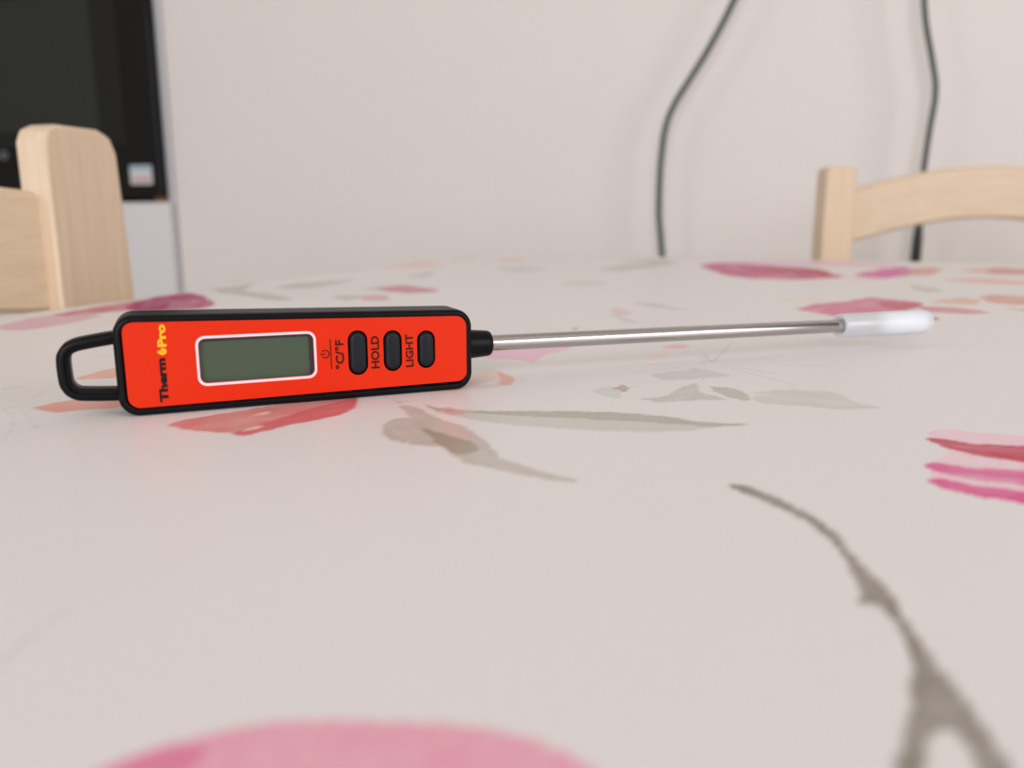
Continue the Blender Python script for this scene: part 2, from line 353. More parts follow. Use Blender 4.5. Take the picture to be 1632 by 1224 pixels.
  ('P', [(28.0, 149.4), (31.0, 151.9), (37.1, 150.7), (46.7, 151.4), (60.0, 151.0), (55.1, 142.1), (44.2, 142.6), (36.4, 143.1), (30.5, 146.1)], (0.723, 0.07, 0.284), 0.94, 0.6, 1.0),
  ('P', [(27.7, 140.8), (29.9, 142.8), (34.8, 140.0), (43.3, 139.1), (52.1, 138.3), (49.5, 132.7), (41.5, 132.7), (34.4, 134.3), (28.9, 137.6)], (0.74, 0.051, 0.26), 1, 0.45, 1.0),
  ('P', [(-3.1, 129.7), (-0.0, 129.0), (4.2, 124.8), (8.4, 118.8), (11.3, 112.7), (12.7, 106.1), (14.1, 101.5), (15.6, 96.6), (16.8, 89.1), (18.2, 79.8), (19.8, 70.0), (20.8, 63.1), (18.5, 62.4), (17.9, 67.7), (16.8, 69.1), (15.1, 66.0), (13.8, 60.9), (11.7, 60.3), (14.0, 69.2), (15.4, 75.5), (15.8, 82.7), (15.2, 88.6), (13.8, 91.6), (12.1, 90.8), (12.9, 94.9), (12.2, 102.5), (10.5, 109.7), (7.5, 116.2), (3.3, 121.6), (-2.9, 127.8)], (0.286, 0.249, 0.204), 0.97, 0.15, 1.0),
  ('L', [(-70.6, 64.9), (-69.7, 59.8), (-67.5, 53.6), (-66.0, 49.6)], (0.536, 0.542, 0.471), 0.4, 0.53, 1.0),
  ('P', [(-47.5, 43.5), (-44.6, 47.8), (-41.0, 50.9), (-36.8, 53.6), (-29.2, 56.1), (-21.3, 57.7), (-15.7, 57.4), (-11.2, 55.9), (-7.1, 51.8), (-8.9, 39.8), (-21.1, 32.0), (-35.5, 31.6), (-47.4, 38.8)], (0.843, 0.373, 0.477), 0.99, 0.15, 1.0),
  ('P', [(-46.4, 44.3), (-43.1, 48.1), (-41.0, 49.2), (-40.2, 46.7), (-39.2, 42.0), (-42.1, 38.5)], (0.737, 0.162, 0.324), 0.66, 0.2, 1.0),
]


rng = np.random.RandomState(5)
LAT = rng.rand(256, 256)


def vnoise(x, y):
    xi = np.floor(x).astype(int)
    yi = np.floor(y).astype(int)
    fx = x - xi
    fy = y - yi
    fx = fx * fx * (3 - 2 * fx)
    fy = fy * fy * (3 - 2 * fy)
    a = LAT[xi % 256, yi % 256]
    b = LAT[(xi + 1) % 256, yi % 256]
    c = LAT[xi % 256, (yi + 1) % 256]
    d = LAT[(xi + 1) % 256, (yi + 1) % 256]
    return (a * (1 - fx) + b * fx) * (1 - fy) + (c * (1 - fx) + d * fx) * fy


def fbm(x, y):
    return (vnoise(x, y) * .5 + vnoise(x * 2.1 + 17, y * 2.1 + 5) * .3 + vnoise(x * 4.3 + 3, y * 4.3 + 11) * .2)


def smooth_closed(p, k=4, closed=True):
    p = np.array(p, float)
    n = len(p)
    out = []
    for i in range(n if closed else n - 1):
        if closed:
            a, b, c, d = p[(i - 1) % n], p[i], p[(i + 1) % n], p[(i + 2) % n]
        else:
            a, b, c, d = p[max(i - 1, 0)], p[i], p[i + 1], p[min(i + 2, n - 1)]
        for j in range(k):
            t = j / k
            q = .5 * ((2 * b) + (c - a) * t + (2 * a - 5 * b + 4 * c - d) * t * t + (3 * b - a - 3 * c + d) * t ** 3)
            lin_ = b + (c - b) * t
            out.append(.6 * q + .4 * lin_)
    if not closed:
        out.append(p[-1])
    return np.array(out)


def seg_dist(px, py, pts, closed):
    d2 = np.full(px.shape, 1e18)
    par = np.zeros(px.shape)
    n = len(pts)
    inside = np.zeros(px.shape, bool)
    m = n if closed else n - 1
    for i in range(m):
        ax, ay = pts[i]
        bx, by = pts[(i + 1) % n]
        ex, ey = bx - ax, by - ay
        L = ex * ex + ey * ey + 1e-12
        t = np.clip(((px - ax) * ex + (py - ay) * ey) / L, 0, 1)
        dd = (px - ax - t * ex) ** 2 + (py - ay - t * ey) ** 2
        near = dd < d2
        par = np.where(near, (i + t) / m, par)
        d2 = np.where(near, dd, d2)
        if closed:
            cond = (ay > py) != (by > py)
            xx = ax + (py - ay) * ex / (ey if abs(ey) > 1e-12 else 1e-12)
            inside ^= cond & (px < xx)
    return np.sqrt(d2), inside, par


def build_cloth():
    xs = np.concatenate([np.arange(X0, -200, 1.1), np.arange(-200, 160, .55), np.arange(160, 420, 1.3), np.arange(420, X1 - 5, 12), [X1]])
    ya = np.concatenate([np.arange(Y0, 30, 15.0), np.arange(30, 330, .8)])
    vb = np.linspace(0, 1, 300)
    nx = len(xs)
    ny = len(ya) + len(vb)
    X = np.tile(xs, (ny, 1))
    Y = np.zeros((ny, nx))
    Y[:len(ya)] = ya[:, None]
    Y[len(ya):] = 330 + (y_end(xs)[None, :] - 330) * vb[:, None]
    # rounded corners
    R = 45.0
    for sx, xe in ((-1, X0), (1, X1)):
        cx = xe - sx * R
        cy = y_end(xe) - R
        m = ((X - cx) * sx > 0) & (Y > cy)
        d = np.hypot(X - cx, Y - cy)
        k = np.where(m & (d > R), R / np.maximum(d, 1e-6), 1.0)
        X = cx + (X - cx) * np.where(m, k, 1.0)
        Y = np.where(m, cy + (Y - cy) * k, Y)
    x = X.ravel()
    y = Y.ravel()
    col = np.tile(np.array([.80, .765, .755]), (x.size, 1))
    for kind, pts, c, al, p5, soft in MOTIFS:
        P = np.array(pts)
        dist = np.hypot(P[:, 0].mean(), P[:, 1].mean())
        sw = max(.25, .0021 * dist) * soft
        pad = 4 * sw + (p5 if kind == 'L' else 0)
        lo, hi = P.min(0) - pad - 2, P.max(0) + pad + 2
        idx = np.nonzero((x > lo[0]) & (x < hi[0]) & (y > lo[1]) & (y < hi[1]))[0]
        if idx.size == 0:
            continue
        qx, qy = x[idx], y[idx]
        f = 1.0 / (.012 * dist)
        wob = (fbm(qx * f + 31, qy * f * .6) - .5) * sw * 5.0
        if kind == 'P':
            S = smooth_closed(pts)
            d, ins, _ = seg_dist(qx, qy, S, True)
            sd = np.where(ins, -d, d) + wob
            a = np.clip(.5 - sd / (2 * sw), 0, 1)
            a = a * a * (3 - 2 * a)
            # watercolour: a little more pigment at the rim, clouds inside, dry-brush streaks
            rim = np.exp(-np.maximum(-sd, 0) / (2.2 * sw))
            wash = .95 + .12 * rim + .34 * (fbm(qx * f * .35 + 7, qy * f * .25 + 3) - .5)
            if p5 > 0:
                pc = P - P.mean(0)
                u, s_, vt = np.linalg.svd(pc, full_matrices=False)
                ax = vt[0]
                ul = qx * ax[0] + qy * ax[1]
                ut = -qx * ax[1] + qy * ax[0]
                st = vnoise(ul * f * .18 + 9, ut * f * 1.6) * .6 + vnoise(ul * f * .4, ut * f * 3.7 + 40) * .4
                wash = wash * (1 - p5 * np.clip(1.5 * (st - .42), 0, .85))
            a = a * np.clip(wash, 0, 1.1) * al
        else:
            S = smooth_closed(pts, 5, False)
            d, _, par = seg_dist(qx, qy, S, False)
            hw = p5 * .5 * (.55 + .45 * np.sin(np.pi * np.clip(par, .02, .98)))
            sd = d - hw + wob * .4
            sw2 = min(sw, max(.2, p5 * .5))
            a = np.clip(.5 - sd / (2 * sw2), 0, 1) * min(1.0, al * 1.35) * (.75 + .5 * (fbm(qx * f, qy * f) - .5))
        a = np.clip(a, 0, 1)[:, None]
        col[idx] = col[idx] * (1 - a) + np.array(c) * a
    verts = np.stack([x * MM, y * MM, np.full(x.size, TZ)], 1)
    ii = np.arange(ny * nx).reshape(ny, nx)
    quads = np.stack([ii[:-1, :-1], ii[:-1, 1:], ii[1:, 1:], ii[1:, :-1]], -1).reshape(-1, 4)
    # hanging sides
    per = np.concatenate([ii[0, :-1], ii[:-1, -1], ii[-1, :0:-1], ii[:0:-1, 0]])
    px, py = x[per], y[per]
    tx = np.roll(px, -3) - np.roll(px, 3)
    ty = np.roll(py, -3) - np.roll(py, 3)
    ln = np.hypot(tx, ty) + 1e-9
    ox, oy = ty / ln, -tx / ln
    arc = np.cumsum(np.hypot(px - np.roll(px, 1), py - np.roll(py, 1)))
    rows = [per]
    allv = [verts]
    allc = [col]
    base = len(verts)
    for out, dz, wv in ((1.2, -.5, 0), (2.0, -2.0, 0), (2.2, -6, 0), (3, -50, .5), (5, -110, 2.0), (7, -170, 4.0)):
        o_ = out + wv * np.sin(arc / 38.0) + wv * .5 * np.sin(arc / 17.0 + 1)
        allv.append(np.stack([(px + ox * o_) * MM, (py + oy * o_) * MM, np.full(px.size, TZ + dz * MM)], 1))
        allc.append(col[per])
        rows.append(base + np.arange(px.size))
        base += px.size
    sk = []
    for a_, b_ in zip(rows[:-1], rows[1:]):
        sk.append(np.stack([a_, b_, np.roll(b_, -1), np.roll(a_, -1)], -1))
    quads = np.concatenate([quads] + sk)
    V = np.concatenate(allv)
    Cc = np.concatenate(allc)
    me = bpy.data.meshes.new('tablecloth')
    me.vertices.add(len(V))
    me.vertices.foreach_set('co', V.astype(np.float32).ravel())
    me.loops.add(len(quads) * 4)
    me.loops.foreach_set('vertex_index', quads.astype(np.int32).ravel())
    me.polygons.add(len(quads))
    me.polygons.foreach_set('loop_start', (np.arange(len(quads)) * 4).astype(np.int32))
    me.polygons.foreach_set('use_smooth', np.ones(len(quads), bool))
    me.update(calc_edges=True)
    at = me.color_attributes.new('print', 'FLOAT_COLOR', 'POINT')
    at.data.foreach_set('color', np.concatenate([Cc, np.ones((len(Cc), 1))], 1).astype(np.float32).ravel())
    o = bpy.data.objects.new('tablecloth', me)
    COL.objects.link(o)
    m = bpy.data.materials.new('printed_vinyl')
    m.use_nodes = True
    nt = m.node_tree
    b = nt.nodes['Principled BSDF']
    vc = nt.nodes.new('ShaderNodeVertexColor')
    vc.layer_name = 'print'
    tc = nt.nodes.new('ShaderNodeTexCoord')
    nz = nt.nodes.new('ShaderNodeTexNoise')
    nz.inputs['Scale'].default_value = 900
    nt.links.new(tc.outputs['Object'], nz.inputs['Vector'])
    mx = nt.nodes.new('ShaderNodeMix')
    mx.data_type = 'RGBA'
    mx.blend_type = 'MULTIPLY'
    mx.inputs['Factor'].default_value = 0.05
    nt.links.new(vc.outputs['Color'], mx.inputs['A'])
    nt.links.new(nz.outputs['Fac'], mx.inputs['B'])
    nt.links.new(mx.outputs['Result'], b.inputs['Base Color'])
    b.inputs['Roughness'].default_value = 0.38
    b.inputs['Specular IOR Level'].default_value = 0.2
    b.inputs['IOR'].default_value = 1.45
    me.materials.append(m)
    tag(o, 'glossy off-white tablecloth printed with pink watercolour flowers and grey leaves', 'tablecloth')
    return o


cloth = build_cloth()

# ------------------------------------------------------------------ thermometer
M_black = mat('black_plastic', (0.004, 0.004, 0.005, 1), 0.36, noise=(900, 0.15), spec=0.12)
M_rubber = mat('button_rubber', (0.008, 0.010, 0.014, 1), 0.45, spec=0.2)
M_orange = mat('orange_plate', srgb(211, 42, 7), 0.34, noise=(60, 0.02), spec=0.2)
M_white = mat('white_print', srgb(228, 208, 214), 0.4)
M_inkdark = mat('black_ink', (0.012, 0.006, 0.006, 1), 0.6, spec=0.15)
M_inkthin = mat('dark_red_ink', (0.035, 0.006, 0.005, 1), 0.6, spec=0.15)
M_yellow = mat('yellow_ink', srgb(240, 176, 8), 0.4)
M_lcd = mat('lcd_green', srgb(88, 103, 80), 0.35, noise=(300, 0.05))
M_lcdedge = mat('lcd_bezel_shade', (0.035, 0.028, 0.03, 1), 0.4)
M_steel = mat('stainless_steel', srgb(186, 181, 178), 0.13, metallic=1.0)


def pane_material():
    m = bpy.data.materials.new('clear_pane')
    m.use_nodes = True
    nt = m.node_tree
    nt.nodes.clear()
    out = nt.nodes.new('ShaderNodeOutputMaterial')
    tr = nt.nodes.new('ShaderNodeBsdfTransparent')
    tr.inputs[0].default_value = (0.9, 0.92, 0.9, 1)
    gl = nt.nodes.new('ShaderNodeBsdfGlossy')
    gl.inputs['Roughness'].default_value = 0.12
    fr = nt.nodes.new('ShaderNodeFresnel')
    fr.inputs['IOR'].default_value = 1.45
    mx = nt.nodes.new('ShaderNodeMixShader')
    nt.links.new(fr.outputs[0], mx.inputs[0])
    nt.links.new(tr.outputs[0], mx.inputs[1])
    nt.links.new(gl.outputs[0], mx.inputs[2])
    nt.links.new(mx.outputs[0], out.inputs[0])
    return m


def cap_material():
    m = bpy.data.materials.new('milky_plastic')
    m.use_nodes = True
    nt = m.node_tree
    nt.nodes.clear()
    out = nt.nodes.new('ShaderNodeOutputMaterial')
    df = nt.nodes.new('ShaderNodeBsdfDiffuse')
    df.inputs[0].default_value = (0.86, 0.87, 0.90, 1)
    tl = nt.nodes.new('ShaderNodeBsdfTranslucent')
    tl.inputs[0].default_value = (0.88, 0.89, 0.92, 1)
    tr = nt.nodes.new('ShaderNodeBsdfTransparent')
    gl = nt.nodes.new('ShaderNodeBsdfGlossy')
    gl.inputs['Roughness'].default_value = 0.3
    m1 = nt.nodes.new('ShaderNodeMixShader')
    m1.inputs[0].default_value = 0.5
    nt.links.new(df.outputs[0], m1.inputs[1])
    nt.links.new(tl.outputs[0], m1.inputs[2])
    m2 = nt.nodes.new('ShaderNodeMixShader')
    m2.inputs[0].default_value = 0.42
    nt.links.new(m1.outputs[0], m2.inputs[1])
    nt.links.new(tr.outputs[0], m2.inputs[2])
    m3 = nt.nodes.new('ShaderNodeMixShader')
    m3.inputs[0].default_value = 0.06
    nt.links.new(m2.outputs[0], m3.inputs[1])
    nt.links.new(gl.outputs[0], m3.inputs[2])
    nt.links.new(m3.outputs[0], out.inputs[0])
    return m


M_pane = pane_material()
M_cap = cap_material()

th = empty('digital_thermometer', (-0.1256, 0.1391, TZ), math.radians(39.57))
tag(th, 'orange and black digital food thermometer with steel probe lying on its side', 'thermometer')

# local axes: x along the probe, y away from the face, z up; millimetres
S0, S1 = -4.1, 75.5
ZL, ZR = 21.75, 19.85          # body height at the hanger end and at the probe end


def trap_ring(inset, y, R, n=8, s0=S0, s1=S1, zl=ZL, zr=ZR, zb=0.0, zbr=0.0):
    """rounded trapezium outline in the x-z plane"""
    c = [(s0 + inset, zb + inset), (s1 - inset, zbr + inset), (s1 - inset, zr - inset), (s0 + inset, zl - inset)]
    r = max(R - inset, .3)
    out = []
    cen = [(c[0][0] + r, c[0][1] + r, 180), (c[1][0] - r, c[1][1] + r, 270), (c[2][0] - r, c[2][1] - r, 0), (c[3][0] + r, c[3][1] - r, 90)]
    for (cx, cz, a0) in cen:
        for k in range(n + 1):
            a = math.radians(a0 + 90 * k / n)
            out.append(((cx + r * math.cos(a)) * MM, y * MM, (cz + r * math.sin(a)) * MM))
    return out


RB = 4.2
prof = [(1.6, 12.0), (.7, 11.8), (.2, 11.2), (0, 10.4), (0, 6.7), (.18, 6.55), (.18, 6.25), (0, 6.1), (0, 1.2), (.12, .6), (.4, .2), (.8, 0.02),
        (1.15, 0.0), (1.45, 0.12), (1.6, .45), (1.62, 2.6)]
body = loft('body', [trap_ring(i, y, RB) for i, y in prof], M_black, th)
sharp(body, 50)


def fill_shape(name, outer, holes, y_front, thick, material, parent, bevel=0.0):
    """flat plate with holes, outline lists of (s, z) in mm; its front lies at y_front"""
    cu = bpy.data.curves.new(name, 'CURVE')
    cu.dimensions = '2D'
    cu.fill_mode = 'BOTH'
    cu.extrude = thick * .5
    cu.bevel_depth = bevel
    cu.bevel_resolution = 1
    for pl in [outer] + holes:
        sp = cu.splines.new('POLY')
        sp.points.add(len(pl) - 1)
        for i, (a, b) in enumerate(pl):
            sp.points[i].co = (a, b, 0, 1)
        sp.use_cyclic_u = True
    return curve_mesh(name, cu, y_front + thick * .5 + bevel, material, parent)


def curve_mesh(name, cu, y_mid, material, parent, xf=None):
    tmp = bpy.data.objects.new('tmp', cu)
    COL.objects.link(tmp)
    dg = bpy.context.evaluated_depsgraph_get()
    dg.update()
    me = bpy.data.meshes.new_from_object(tmp.evaluated_get(dg))
    bpy.data.objects.remove(tmp)
    bpy.data.curves.remove(cu)
    me.name = name
    for v in me.vertices:
        a, b, c = v.co
        if xf:
            a, b = xf(a, b)
        v.co = (a * MM, (y_mid - c) * MM, b * MM)
    bm = bmesh.new()
    bm.from_mesh(me)
    bmesh.ops.remove_doubles(bm, verts=bm.verts, dist=1e-7)
    bmesh.ops.recalc_face_normals(bm, faces=bm.faces)
    bm.to_mesh(me)
    bm.free()
    me.materials.clear()
    me.materials.append(material)
    o = bpy.data.objects.new(name, me)
    COL.objects.link(o)
    o.parent = parent
    return o


def outline(c, R, n=6):
    """rounded quad through corners c (counter-clockwise from lower left)"""
    out = []
    for (cx, cz, a0) in ((c[0][0] + R, c[0][1] + R, 180), (c[1][0] - R, c[1][1] + R, 270), (c[2][0] - R, c[2][1] - R, 0), (c[3][0] + R, c[3][1] - R, 90)):
        for k in range(n + 1):
            a = math.radians(a0 + 90 * k / n)
            out.append((cx + R * math.cos(a), cz + R * math.sin(a)))
    return out


def pill(cx, cz, w, h, n=10):
    r = w / 2
    out = []
    for k in range(n + 1):
        a = math.pi * k / n
        out.append((cx + r * math.cos(a), cz + h / 2 - r + r * math.sin(a)))
    for k in range(n + 1):
        a = math.pi + math.pi * k / n
        out.append((cx + r * math.cos(a), cz - h / 2 + r + r * math.sin(a)))
    return out


BTN = [(47.2, 10.8, 4.75, 10.7), (55.5, 10.75, 4.6, 9.95), (63.75, 10.6, 4.6, 9.3)]
plate_out = outline([(S0 + 1.95, 1.85), (S1 - 1.5, 2.2), (S1 - 1.5, ZR - 1.55), (S0 + 1.95, ZL - 1.3)], 2.4)
scr_in = outline([(12.45, 6.15), (37.1, 6.2), (37.1, 15.95), (12.45, 16.05)], 1.5)
scr_out = outline([(11.92, 5.58), (37.62, 5.63), (37.62, 16.52), (11.92, 16.62)], 1.95)
holes = [scr_in] + [pill(a, b, w, h) for a, b, w, h in BTN]
plate = fill_shape('face_plate', plate_out, holes, 0.22, 0.35, M_orange, th, bevel=0.08)
plate['label'] = 'glossy orange face plate'
ring = fill_shape('screen_frame', scr_out, [scr_in], 0.12, 0.12, M_white, th)
ring['label'] = 'thin white outline around the display'
lcdb = fill_shape('screen_bezel_shade', outline([(11.2, 5.0), (38.4, 5.0), (38.4, 17.2), (11.2, 17.2)], .5), [], 2.05, 0.2, M_lcdedge, th)  # dark border at the right; its top strip stands in for the recess shadow
lcd = fill_shape('screen', outline([(11.6, 5.6), (36.2, 5.6), (36.2, 15.1), (11.6, 15.1)], .4), [], 1.85, 0.18, M_lcd, th)  # top edge set low to bare the dark strip imitating shade
lcd['label'] = 'blank grey-green display'
pane = fill_shape('screen_pane', outline([(12.4, 6.1), (37.15, 6.15), (37.15, 16.0), (12.4, 16.1)], 1.5), [], 0.4, 0.12, M_pane, th)
for a, b, w, h in BTN:
    g = .45
    rings = []
    for ins, y in ((0, 2.55), (0, .35), (.12, -.05), (.45, -.28), (.9, -.36)):
        rings.append([(p * MM, y * MM, q * MM) for p, q in pill(a, b, w - 2 * g - 2 * ins, h - 2 * g - 2 * ins)])
    bt = loft('button', rings, M_rubber, th)
    sharp(bt, 60)

# lettering; the words read from the table upwards, tops of the letters towards the hanger
def lettering(name, text, s_top, s_base, z0, z1, material, bold=0.0, y=0.14):
    cu = bpy.data.curves.new(name, 'FONT')
    cu.body = text
    cu.size = 1.0
    cu.offset = bold
    cu.resolution_u = 3
    cu.extrude = 0.02
    tmp = bpy.data.objects.new('tmp', cu)
    COL.objects.link(tmp)
    dg = bpy.context.evaluated_depsgraph_get()
    dg.update()
    me = bpy.data.meshes.new_from_object(tmp.evaluated_get(dg))
    bpy.data.objects.remove(tmp)
    co = np.array([tuple(v.co) for v in me.vertices])
    lo, hi = co.min(0), co.max(0)
    for v in me.vertices:
        u = (v.co.x - lo[0]) / (hi[0] - lo[0])
        w = (v.co.y - lo[1]) / (hi[1] - lo[1])
        v.co = ((s_base + (s_top - s_base) * w) * MM, (y - v.co.z * 2) * MM, (z0 + (z1 - z0) * u) * MM)
    me.materials.clear()
    me.materials.append(material)
    o = bpy.data.objects.new(name, me)
    COL.objects.link(o)
    o.parent = th
    return o


lt = lettering('brand_lettering', 'Therm', 4.0, 5.75, 2.75, 12.35, M_inkdark, 0.05)
lt['label'] = 'black bold word on the orange plate'
lt = lettering('brand_lettering', 'Pro', 4.45, 6.25, 14.75, 19.6, M_yellow, 0.045)
lt['label'] = 'yellow bold word on the orange plate'
fl = [(4.15, 13.75), (4.7, 13.25), (5.2, 12.98), (5.75, 13.1), (6.1, 13.5), (6.12, 14.0), (5.8, 14.4), (5.3, 14.5), (4.9, 14.3), (5.15, 14.0), (4.75, 13.95), (4.45, 14.2), (4.55, 13.9)]
fo = fill_shape('flame_emblem', fl, [[(5.2, 13.55), (5.35, 13.8), (5.6, 13.75), (5.5, 13.5)]], 0.1, 0.06, M_yellow, th)
fo['label'] = 'small yellow flame emblem'
lettering('button_lettering', '\u00b0C/\u00b0F', 41.85, 43.9, 7.3, 14.1, M_inkthin, 0.022)
lettering('button_lettering', 'HOLD', 50.25, 52.2, 6.85, 14.55, M_inkthin, 0.022)
lettering('button_lettering', 'LIGHT', 58.6, 60.45, 6.6, 14.5, M_inkthin, 0.022)
fill_shape('divider_line', [(40.8, 7.4), (41.0, 7.4), (40.95, 14.4), (40.75, 14.4)], [], 0.12, 0.05, M_inkthin, th)
# power symbol: open ring with a bar in the gap (gap towards the hanger)
pw = []
for k in range(25):
    a = math.radians(-180 + 38 + (360 - 76) * k / 24)
    pw.append((39.6 + .98 * math.cos(a), 11.0 + .98 * math.sin(a)))
for k in range(24, -1, -1):
    a = math.radians(-180 + 38 + (360 - 76) * k / 24)
    pw.append((39.6 + .76 * math.cos(a), 11.0 + .76 * math.sin(a)))
fill_shape('power_symbol', pw, [], 0.12, 0.05, M_inkthin, th)
fill_shape('power_symbol', [(38.35, 10.89), (39.6, 10.89), (39.6, 11.11), (38.35, 11.11)], [], 0.12, 0.05, M_inkthin, th)

# hanger loop: flat bar with a raised centre rib, bent round three sides
path = [(-3.6, 16.7), (-8.0, 16.1), (-11.2, 15.55), (-12.9, 14.8), (-13.85, 13.4), (-14.05, 11.5), (-14.0, 9.0), (-13.85, 7.4), (-13.1, 5.95), (-11.6, 5.0), (-8.0, 4.62), (-3.6, 4.35)]
path = [tuple(p) for p in smooth_closed(path, 4, False)]
sec = [(-1.3, -1.5), (-1.05, -2.0), (-.35, -2.1), (-.2, -2.5), (.45, -2.6), (1.0, -2.4), (1.3, -1.9), (1.3, 1.9), (.9, 2.4), (-.9, 2.4), (-1.3, 1.9)]
rings = []
for i, (s, z) in enumerate(path):
    a = path[max(i - 1, 0)]
    b = path[min(i + 1, len(path) - 1)]
    tx, tz = b[0] - a[0], b[1] - a[1]
    l = math.hypot(tx, tz)
    nx_, nz_ = -tz / l, tx / l         # towards the inside of the loop is +
    rings.append([((s + nx_ * -u * 1.0) * MM, (5.6 + v) * MM, (z + nz_ * -u * 1.0) * MM) for u, v in sec])
lp = loft('hanging_loop', rings, M_black, th)
sharp(lp, 45)


def lathe(name, prof_, ax0, ax1, material, parent, n=28, cap0=True, cap1=True):
    """prof_ = [(s, radius)]; the axis runs from ax0=(s,z) to ax1=(s,z) at y = 6 mm"""
    sl = (ax1[1] - ax0[1]) / (ax1[0] - ax0[0])
    rings = []
    for s, r in prof_:
        zc = ax0[1] + (s - ax0[0]) * sl
        rings.append([(s * MM, (6 + r * math.cos(2 * math.pi * k / n)) * MM, (zc + r * math.sin(2 * math.pi * k / n)) * MM) for k in range(n)])
    return loft(name, rings, material, parent, cap0, cap1)


AX = ((80.0, 10.25), (202.0, 8.75))
cl = lathe('collar', [(74.8, 3.75), (76.0, 3.7), (80.8, 3.35), (81.7, 3.25), (82.2, 3.0), (82.4, 2.6), (82.4, 2.05)], *AX, M_black, th)
sharp(cl, 50)
rod = lathe('probe', [(78.0, 2.06), (206.0, 2.06), (209.0, 1.9), (212.0, 1.4), (213.0, .6)], *AX, M_steel, th)
sharp(rod, 50)
rod['label'] = 'polished steel probe rod'
cp = lathe('probe_cap', [(213.6, .3), (213.4, 1.6), (211.0, 2.25), (205.0, 2.6), (198.6, 2.75), (198.2, 2.95), (198.2, 3.55), (198.7, 3.75), (212, 3.85), (226, 4.0), (232.2, 4.0), (234.0, 3.85), (235.2, 3.3), (235.8, 2.3), (236.0, .5)],
           *AX, M_cap, th)
sharp(cp, 60)
pg = lathe('cap_plug', [(214.2, .5), (214.2, 3.4), (226, 3.55), (231, 3.5), (233.2, 3.0), (234.2, 1.5)], *AX, mat('cap_plug_white', (0.85, 0.86, 0.88, 1), 0.6), cp)
cp['label'] = 'milky translucent tip cover'

# ------------------------------------------------------------------ chairs
W_z = wood('birch_upright', 2)
W_x = wood('birch_rail', 0)


def prism(name, pts, y0, y1, material, parent, bevel):
    """outline (x, z) extruded from y0 to y1, metres"""
    n = len(pts)
    v = [(a, y0, b) for a, b in pts] + [(a, y1, b) for a, b in pts]
    f = [tuple(range(n)), tuple(range(2 * n - 1, n - 1, -1))]
    for i in range(n):
        j = (i + 1) % n
        f.append((i, i + n, j + n, j))
    o = mesh_obj(name, v, f, material, parent)
    add_bevel(o, bevel)
    return o


def make_chair(loc, rz, label, W, pw_top, pw_bot, thick, top, rail_top, rail_bot, rail_mid, rail_set, rr):
    """local x along the back, -y = front (seat side), origin at the floor under the visible post's outer... inner edge.
    heights in mm above the table surface"""
    t = empty('dining_chair', loc, rz)
    tag(t, label, 'chair')
    zt = TZ + top * MM
    zs = 0.45
    for k in (0, 1):
        # uprights run from the floor to the top of the back; k=0 is the visible one
        def X(u):
            return (u if k == 0 else W - u) * MM
        pt = pw_top
        o_ = pw_bot - pt
        pts = [(X(0), 0.0), (X(pw_bot), 0.0), (X(pw_bot), zt - rr * MM), (X(pw_bot - rr * .3), zt - rr * .3 * MM), (X(pw_bot - rr), zt)]
        pts += [(X(o_ + rr * 1.3), zt), (X(o_ + rr * .4), zt - rr * .4 * MM), (X(o_), zt - rr * 1.3 * MM), (X(o_ * .4), TZ + 0.01), (X(0), TZ - 0.08)]
        if k == 1:
            pts = pts[::-1]
        prism('back_post', pts, 0.0, thick * MM, W_z, t, 0.0025)
    # curved, arched top rail between the posts
    def rail(name, zt0, ztm, zb0, zbm, th_, y0, bow):
        rings = []
        N = 24
        for i in range(N + 1):
            u = i / N
            x = (pw_bot - 3 + (W - 2 * pw_bot + 6) * u) * MM
            k = math.sin(math.pi * u)
            y = (y0 + bow * k) * MM
            a = TZ + (zt0 + (ztm - zt0) * k) * MM
            b = TZ + (zb0 + (zbm - zb0) * k) * MM
            h = th_ * MM
            c = 0.003
            rings.append([(x, y, b + c), (x, y + c, b), (x, y + h - c, b), (x, y + h, b + c), (x, y + h, a - c), (x, y + h - c, a), (x, y + c, a), (x, y, a - c)])
        o = loft(name, rings, W_x, t)
        sharp(o, 35)
        return o
    rail('top_rail', rail_top, rail_top + rail_mid, rail_bot, rail_bot + rail_mid, thick - rail_set - 2, rail_set, 16)
    rail('lower_rail', -120, -114, -160, -154, thick - rail_set - 4, rail_set, 12)
    # seat, front legs, side stretchers
    sx0, sx1 = 0.0, W * MM
    box('seat', (sx0 - 0.005, -0.40, zs - 0.022), (sx1 + 0.005, thick * MM * .4, zs), W_x, t, 0.006)
    for x in (sx0 + 0.005, sx1 - 0.043):
        box('front_leg', (x, -0.385, 0), (x + 0.038, -0.347, zs - 0.022), W_z, t, 0.004)
        box('side_stretcher', (x + 0.009, -0.36, 0.19), (x + 0.029, 0.006, 0.22), W_x, t, 0.003)
        box('seat_apron', (x + 0.009, -0.36, zs - 0.075), (x + 0.029, 0.006, zs - 0.022), W_x, t, 0.003)
    return t


# by the left table side: back parallel to the table edge, facing +x.  local +x -> world -y, local -y -> world +x... via rotation
chair_a = make_chair((-0.340, 0.3835 - 0.400, 0), math.radians(90), 'pale birch chair at the left table side, its rounded post near the oven', 400,
                     48, 54, 19, 87, 54, -7, 9, 7, 9.0)
# beyond the far table edge, turned a little
chair_b = make_chair((0.058, 0.935, 0), math.radians(20), 'pale birch chair beyond the far table edge, in front of the hanging cables', 390,
                     33, 33, 27, 93, 69, 13, 27, 8, 3.5)

